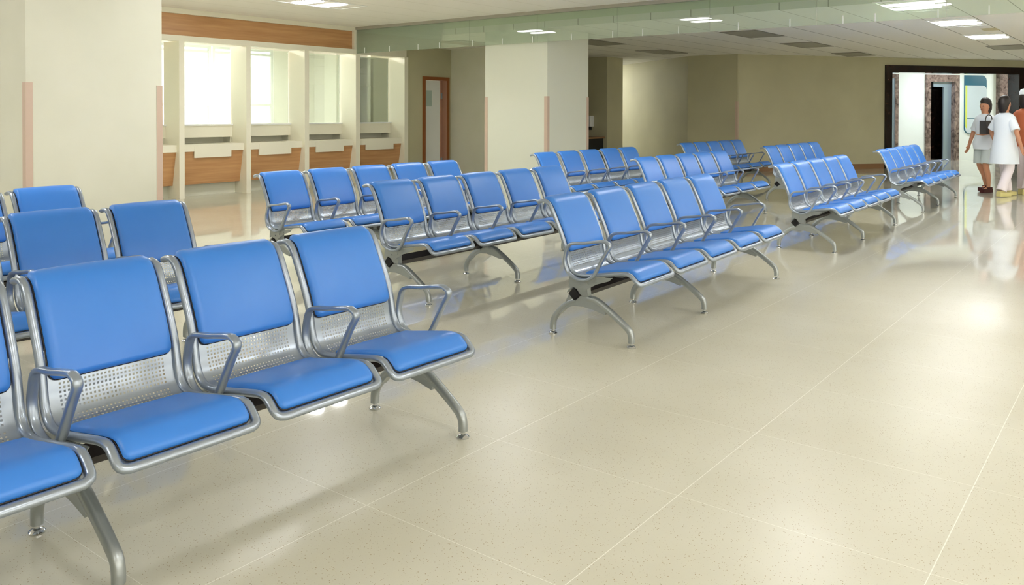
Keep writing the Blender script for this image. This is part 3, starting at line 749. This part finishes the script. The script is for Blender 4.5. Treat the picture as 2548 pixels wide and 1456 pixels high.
def person(name, label, loc, rz, h, arms, legs, top, topm, hem, pants=None, pantm=None, shoe=None, hairm=HAIR, cap=None, skirt=None):
    t = thing(name, label, 'person', loc, rz); k = h/1.68; t.scale = (k, k, k)
    V_ = []; E_ = []; R_ = []
    def add(p, r, par=None):
        V_.append(p); R_.append(r); i = len(V_)-1
        if par is not None: E_.append((par, i))
        return i
    pel = add((0, 0, .92), (.11, .09)); sp = add((0, -.01, 1.08), (.10, .085), pel); ch = add((0, 0, 1.26), (.125, .09), sp)
    nk = add((0, 0, 1.40), .06, ch); n2 = add((0, .01, 1.46), .05, nk); hd = add((0, .02, 1.54), (.072, .085), n2); ht = add((0, .01, 1.62), (.07, .08), hd)
    add((0, .115, 1.535), .012, hd)                                      # nose
    for s in (-1, 1): add((s*.08, .005, 1.54), .016, hd)                # ears
    for s, (sh_, el, wr) in zip((-1, 1), arms):
        a = add((s*.15, 0, 1.335), .043, ch); e = add(el, .04, a); wv = add(wr, .027, e)
        d = (Vector(wr)-Vector(el)).normalized(); pm = Vector(wr)+d*.06; p_ = add(tuple(pm), (.036, .022), wv)
        side = Vector((0, 1, 0)) if abs(d.y) < .7 else Vector((1, 0, 0))
        side = (side-d*side.dot(d)).normalized(); curl = d.cross(side)*s
        for f, ln in zip((-1.5, -.5, .5, 1.5), (.062, .076, .08, .066)):
            q0 = pm+side*f*.017+d*.02; q1 = q0+d*ln*.55+curl*.004; q2 = q1+d*ln*.4+curl*.02
            i0 = add(tuple(q0), .009, p_); i1 = add(tuple(q1), .008, i0); add(tuple(q2), .007, i1)
        th = Vector(wr)+d*.03+side*.034; i0 = add(tuple(th), .010, p_); add(tuple(th+side*.02+d*.035), .008, i0)
    for s, (kn, an) in zip((-1, 1), legs):
        a = add((s*.085, 0, .84), .085, pel); b_ = add(kn, .055, a); c_ = add(((kn[0]+an[0])/2, (kn[1]+an[1])/2-.02, (kn[2]+an[2])/2+.04), .05, b_)
        d_ = add(an, .034, c_); add((an[0], an[1]+.12, max(.035, an[2]-.05)), .03, d_)
    skin('body', V_, E_, R_, SK, t)
    new_obj('hair' if cap is None else 'hair', loft([(0, -.045, 1.42, .05, .035), (0, -.04, 1.50, .085, .065), (0, -.025, 1.58, .093, .088), (0, -.01, 1.65, .086, .092), (0, 0, 1.70, .055, .06), (0, 0, 1.715, .02, .02)]), hairm, t, smooth=True)
    if cap: new_obj('cap', loft([(0, .0, 1.63, .092, .10), (0, -.005, 1.69, .092, .10), (0, -.005, 1.74, .07, .07), (0, -.005, 1.75, .03, .03)]), cap, t, smooth=True)
    for s in (-.03, .03):
        bm = BM(); bmesh.ops.create_uvsphere(bm, u_segments=8, v_segments=6, radius=.010); bmesh.ops.translate(bm, verts=bm.verts, vec=(s, .098, 1.555)); new_obj('eye', bm, EYE, t, smooth=True)
    bm = BM(); bmesh.ops.create_uvsphere(bm, u_segments=8, v_segments=6, radius=.014); bmesh.ops.scale(bm, verts=bm.verts, vec=(1.5, .5, .4)); bmesh.ops.translate(bm, verts=bm.verts, vec=(0, .098, 1.495)); new_obj('mouth', bm, LIP, t, smooth=True)
    # top garment
    rings = [(0, 0, hem, .21 if hem < .7 else .19, .23 if hem < .7 else .18), (0, 0, (hem+1.0)/2, .20, .205), (0, -.005, 1.06, .162, .135), (0, 0, 1.24, .186, .14), (0, 0, 1.335, .195, .12), (0, 0, 1.385, .145, .10), (0, .005, 1.42, .07, .065)]
    g = new_obj('shirt', loft(rings, 24), topm, t, smooth=True)
    for s, (sh_, el, wr) in zip((-1, 1), arms):
        a = Vector((s*.10, 0, 1.345)); e = Vector(el); new_obj('sleeve', tube([a, a.lerp(e, .18), a.lerp(e, .38), a.lerp(e, .6), a.lerp(e, .84)], [.05, .068, .075, .072, .072]), topm, t, smooth=True)
    for s, (kn, an) in zip((-1, 1), legs):
        kn = Vector(kn); an = Vector(an); hp = Vector((s*.085, 0, .86))
        if pants == 'long': new_obj('trouser_leg', tube([hp, hp.lerp(kn, .5), kn, kn.lerp(an, .5), an+Vector((0, 0, .01))], [.105, .095, .08, .075, .08]), pantm, t, smooth=True)
        elif pants == 'short': new_obj('shorts_leg', tube([hp, hp.lerp(kn, .45), hp.lerp(kn, .9)], [.11, .105, .10]), pantm, t, smooth=True)
        bm = BM(); box(bm, an.x-.042, an.x+.042, an.y-.06, an.y+.17, an.z-.085, an.z-.02); box(bm, an.x-.036, an.x+.036, an.y-.055, an.y+.06, an.z-.02, an.z+.01)
        new_obj('shoe', bm, shoe, t, smooth=True, bevel=.015)
    return t
down = ((-.17, 0, 1.34), (-.25, -.02, 1.08), (-.29, .04, .84)); downr = ((.17, 0, 1.34), (.25, -.02, 1.08), (.29, .04, .84))
# headings: local +y is where the person faces
p1 = person('person', 'person in white shirt and grey shorts carrying a dark bag, leftmost of the walkers', (16.50, 2.30, 0), math.radians(60), 1.58,
       (((-.17, 0, 1.34), (-.25, .02, 1.10), (-.18, .26, 1.06)), downr), (((-.09, .10, .48), (-.09, .02, .09)), ((.09, .02, .48), (.09, -.16, .10))), None, WH, .78, 'short', WG, RD)
p2 = person('person', 'person in long white tunic and loose white trousers, middle one of the walking group', (15.86, 1.94, 0), math.radians(235), 1.60,
       (((-.17, 0, 1.34), (-.27, .0, 1.10), (-.29, .12, .90)), downr), (((-.09, .12, .48), (-.09, .16, .09)), ((.09, .0, .48), (.09, -.16, .10))), None, WH, .56, 'long', PK, YL)
p3 = person('person', 'person in white cap and rust sleeves over pale trousers, cut by the right picture edge', (16.32, 1.70, 0), math.radians(250), 1.68,
       (((-.17, 0, 1.34), (-.26, .05, 1.12), (-.20, .25, .98)), downr), (((-.09, .1, .48), (-.09, .1, .09)), ((.09, 0, .48), (.09, -.12, .10))), None, OR, .80, 'long', PK, YL, cap=WH)
bgt = thing('shoulder_bag', 'dark grey bag held under the arm of the leftmost walking person', 'bag', (0, 0, 0))
bgt.location = p1.matrix_basis @ Vector((-.24, .22, 1.06)); bgt.rotation_euler = p1.rotation_euler
bm = BM(); box(bm, -.06, .06, -.14, .14, .0, .22); new_obj('bag_body', bm, GR, bgt, smooth=True, bevel=.02)
bm = BM(); sweep(bm, catmull([(0, -.08, .21), (0, -.06, .29), (0, 0, .32), (0, .06, .29), (0, .08, .21)], 4), .008, seg=6); new_obj('bag_strap', bm, GR, bgt, smooth=True)
